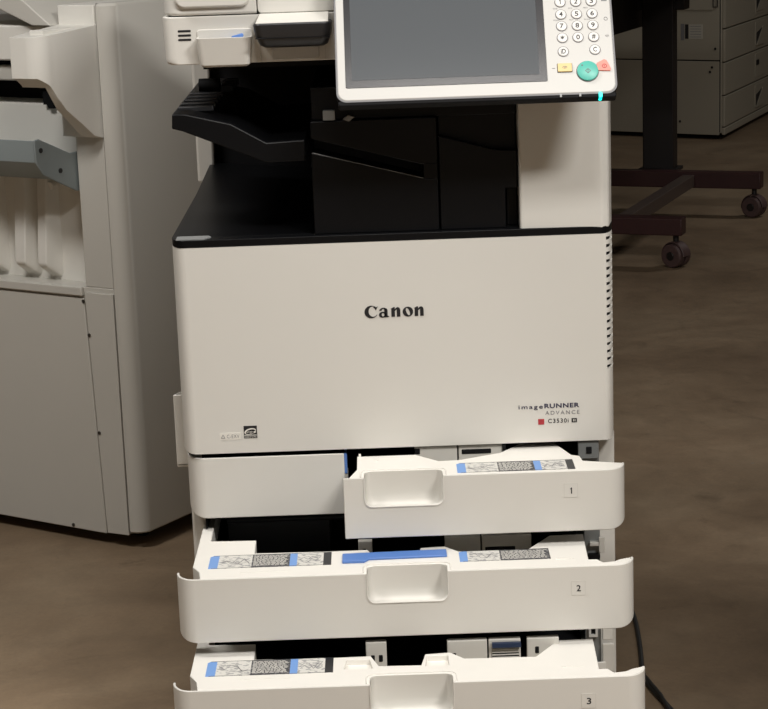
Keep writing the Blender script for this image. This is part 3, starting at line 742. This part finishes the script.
b.build('warning_label', 'paper', bgc, label='small printed label on the side panel')
for x, z in ((.034, .418), (.05, .333), (.06, .312), (.21, .08)): GB().cyl((x, -.004, z), (0, -1, 0), .006, .002, 14).build('screw', 'ink', bgc)
# right-hand face: drawers with handles
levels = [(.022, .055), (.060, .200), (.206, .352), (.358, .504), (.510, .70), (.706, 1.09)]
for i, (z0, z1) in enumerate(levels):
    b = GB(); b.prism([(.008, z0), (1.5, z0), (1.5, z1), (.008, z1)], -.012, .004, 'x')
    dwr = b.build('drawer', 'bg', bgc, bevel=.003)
    if 0 < i < 5:
        m = GB(); m.prism(rrect(.64, z0+.018, .86, z1-.012, .01), -.0145, -.011, 'x'); m.build('handle_plate', 'bg', dwr, bevel=.001)
        zc = z0+(z1-z0)*.32
        if i == 2: GB().box(-.0165, -.013, .66, .72, zc+.03, zc+.055).build('handle', 'ink', dwr)
        else:
            GB().prism([(.66, zc-.02), (.66, zc+.035), (.80, zc+.055)], -.0165, -.013, 'x').build('handle', 'dgrey', dwr)
            GB().prism([(.66, zc-.026), (.66, zc-.019), (.80, zc+.060), (.83, zc+.040), (.83, zc-.026)], -.019, -.0150, 'x').build('handle_lip', 'bg', dwr)

# ------------------------------------------------------------------ table on casters
th = math.radians(22)
qx, qy, wx, wy = math.cos(th), -math.sin(th), math.sin(th), math.cos(th)
TF = Matrix(((qx, wx, 0, 0), (qy, wy, 0, 0), (0, 0, 1, 0), (0, 0, 0, 1)))      # local x=q, y=w
tb = thing('rolling_table', tuple(TF @ Vector((-.85, 4.2, 0))), 'dark maroon steel table on casters standing behind the photocopier', 'table')
def TB(): return B(F=TF)
b = TB(); b.box(-1.32, -.436, 4.64, 4.70, .103, .160); fb = b.build('foot_beam', 'maroon', tb, bevel=.003)
b = TB(); b.box(-1.37, -.487, 3.66, 3.72, .103, .157); fb2 = b.build('foot_beam', 'maroon', tb, bevel=.003)
b = TB(); b.box(-.715, -.672, 3.72, 4.64, .108, .150); b.build('cross_beam', 'crossbar', tb, bevel=.002)
b = TB(); b.box(-.878, -.764, 4.705, 4.77, .155, .86).build('table_post', 'mblack', tb, bevel=.004)
b = TB(); b.box(-.892, -.75, 4.695, 4.80, .150, .162).build('post_plate', 'mblack', tb, bevel=.002)
b = TB(); b.box(-1.03, -.915, 3.73, 3.795, .155, .86).build('table_post', 'mblack', tb, bevel=.004)
b = TB(); b.box(-1.0, -.90, 3.6, 4.95, .664, .86); b.box(-1.3, -.726, 4.72, 4.80, .728, .86); b.box(-1.4, -.85, 3.75, 3.83, .79, .86)
b.build('top_frame', 'mblack', tb, bevel=.003)
b = TB(); b.box(-1.75, -.60, 3.45, 5.05, .86, .895).build('tabletop', 'mblack', tb, bevel=.003)
def caster(q, w, turn):
    b = TB(); c, s = math.cos(turn), math.sin(turn); ax = Vector((c, s, 0)); ct = Vector((q, w, .038))
    b.cyl(ct-ax*.030, ax, .034, .004, 26, r2=.0375); b.cyl(ct-ax*.026, ax, .0375, .020, 26); b.cyl(ct+ax*.006, ax, .0375, .020, 26); b.cyl(ct+ax*.026, ax, .0375, .004, 26, r2=.034)
    b.cyl(ct-ax*.033, ax, .014, .066, 18, M['mblack'])
    o = b.build('caster', 'caster', tb, bevel=.002)
    rings = []
    for k in range(13):
        t = -.05*PI+k/12*1.05*PI; d = Vector((-s*math.cos(t), c*math.cos(t), math.sin(t)))
        rings.append([ct+d*.0405-ax*.020, ct+d*.0405+ax*.020, ct+d*.044+ax*.017, ct+d*.044-ax*.017])
    h = TB(); h.loft(rings); h.build('hood', 'caster', o, bevel=.001)
    TB().cyl((q, w, .080), (0, 0, 1), .009, .026, 14).build('stem', 'mblack', o)
caster(-.512, 3.69, 1.17); caster(-.463, 4.67, 1.3); caster(-1.30, 4.67, .4); caster(-1.33, 3.69, .4)

# ------------------------------------------------------------------ cord on the floor
cd = B()
pts = [(.385, .90, .006), (.377, .80, .005), (.376, .70, .005), (.379, .62, .005), (.379, .54, .005), (.374, .46, .005), (.369, .40, .005), (.363, .34, .005), (.362, .29, .005), (.370, .24, .005), (.379, .20, .005), (.395, .12, .005), (.42, 0., .005)]
sm = []
for i in range(len(pts)-1):
    p0, p1, p2, p3 = [Vector(pts[max(0, min(len(pts)-1, i+k))]) for k in (-1, 0, 1, 2)]
    for k in range(6):
        t = k/6; sm.append(.5*((2*p1)+(-p0+p2)*t+(2*p0-5*p1+4*p2-p3)*t*t+(-p0+3*p1-3*p2+p3)*t**3))
cd.tube(sm, .0038, 8)
cd.tube([(.362, .31, .005), (.368, .26, .009), (.374, .22, .011), (.379, .18, .008), (.386, .10, .005), (.40, .0, .005)], .0032, 8)
tag(cd.build('power_cord', 'cord'), 'black power cord lying on the concrete floor right of the drawers', 'cord')

# ------------------------------------------------------------------ camera and light
cam = bpy.data.cameras.new('camera'); co = bpy.data.objects.new('camera', cam); COL.objects.link(co); S.camera = co
pitch, roll = math.radians(13.1), math.radians(2.05)
F_ = Vector((0, math.cos(pitch), -math.sin(pitch))); U_ = Vector((0, math.sin(pitch), math.cos(pitch))); R_ = Vector((1, 0, 0))
c, s = math.cos(roll), math.sin(roll); R2 = R_*c-U_*s; U2 = R_*s+U_*c
mw = Matrix((R2, U2, -F_)).transposed().to_4x4(); mw.translation = Vector((-.016, -2.541, 1.184)); co.matrix_world = mw
cam.sensor_fit = 'HORIZONTAL'; cam.sensor_width = 36; cam.lens = 36*2000/768; cam.clip_start = .05; cam.clip_end = 60

def area(name, loc, sx, sy, power, col=(1, .965, .92), aim=None):
    l = bpy.data.lights.new(name, 'AREA'); l.shape = 'RECTANGLE'; l.size = sx; l.size_y = sy; l.energy = power; l.color = col
    o = bpy.data.objects.new(name, l); COL.objects.link(o); o.location = loc
    if aim: o.rotation_euler = (Vector(aim)-Vector(loc)).to_track_quat('-Z', 'Y').to_euler()
    return o
area('ceiling_and_fill_light', (1.3, -2.0, 2.6), .7, .4, 80)
area('ceiling_and_fill_light', (.2, -1.5, 2.5), .7, .3, 26)  # fill light added to brighten the left machine's wing bracket
area('ceiling_and_fill_light', (-1.2, -.3, 2.5), .7, .3, 30)
area('ceiling_and_fill_light', (-.8, 4.2, 3.2), 1.2, .3, 6)
area('ceiling_and_fill_light', (3.2, 4.4, 3.2), 1.2, .3, 24)
w = bpy.data.worlds.new('world'); S.world = w; w.use_nodes = True
w.node_tree.nodes['Background'].inputs[0].default_value = (.5, .47, .42, 1); w.node_tree.nodes['Background'].inputs[1].default_value = .05
S.view_settings.view_transform = 'Standard'; S.view_settings.look = 'None'; S.view_settings.gamma = 1; S.view_settings.exposure = .06
S.view_settings.use_curve_mapping = False
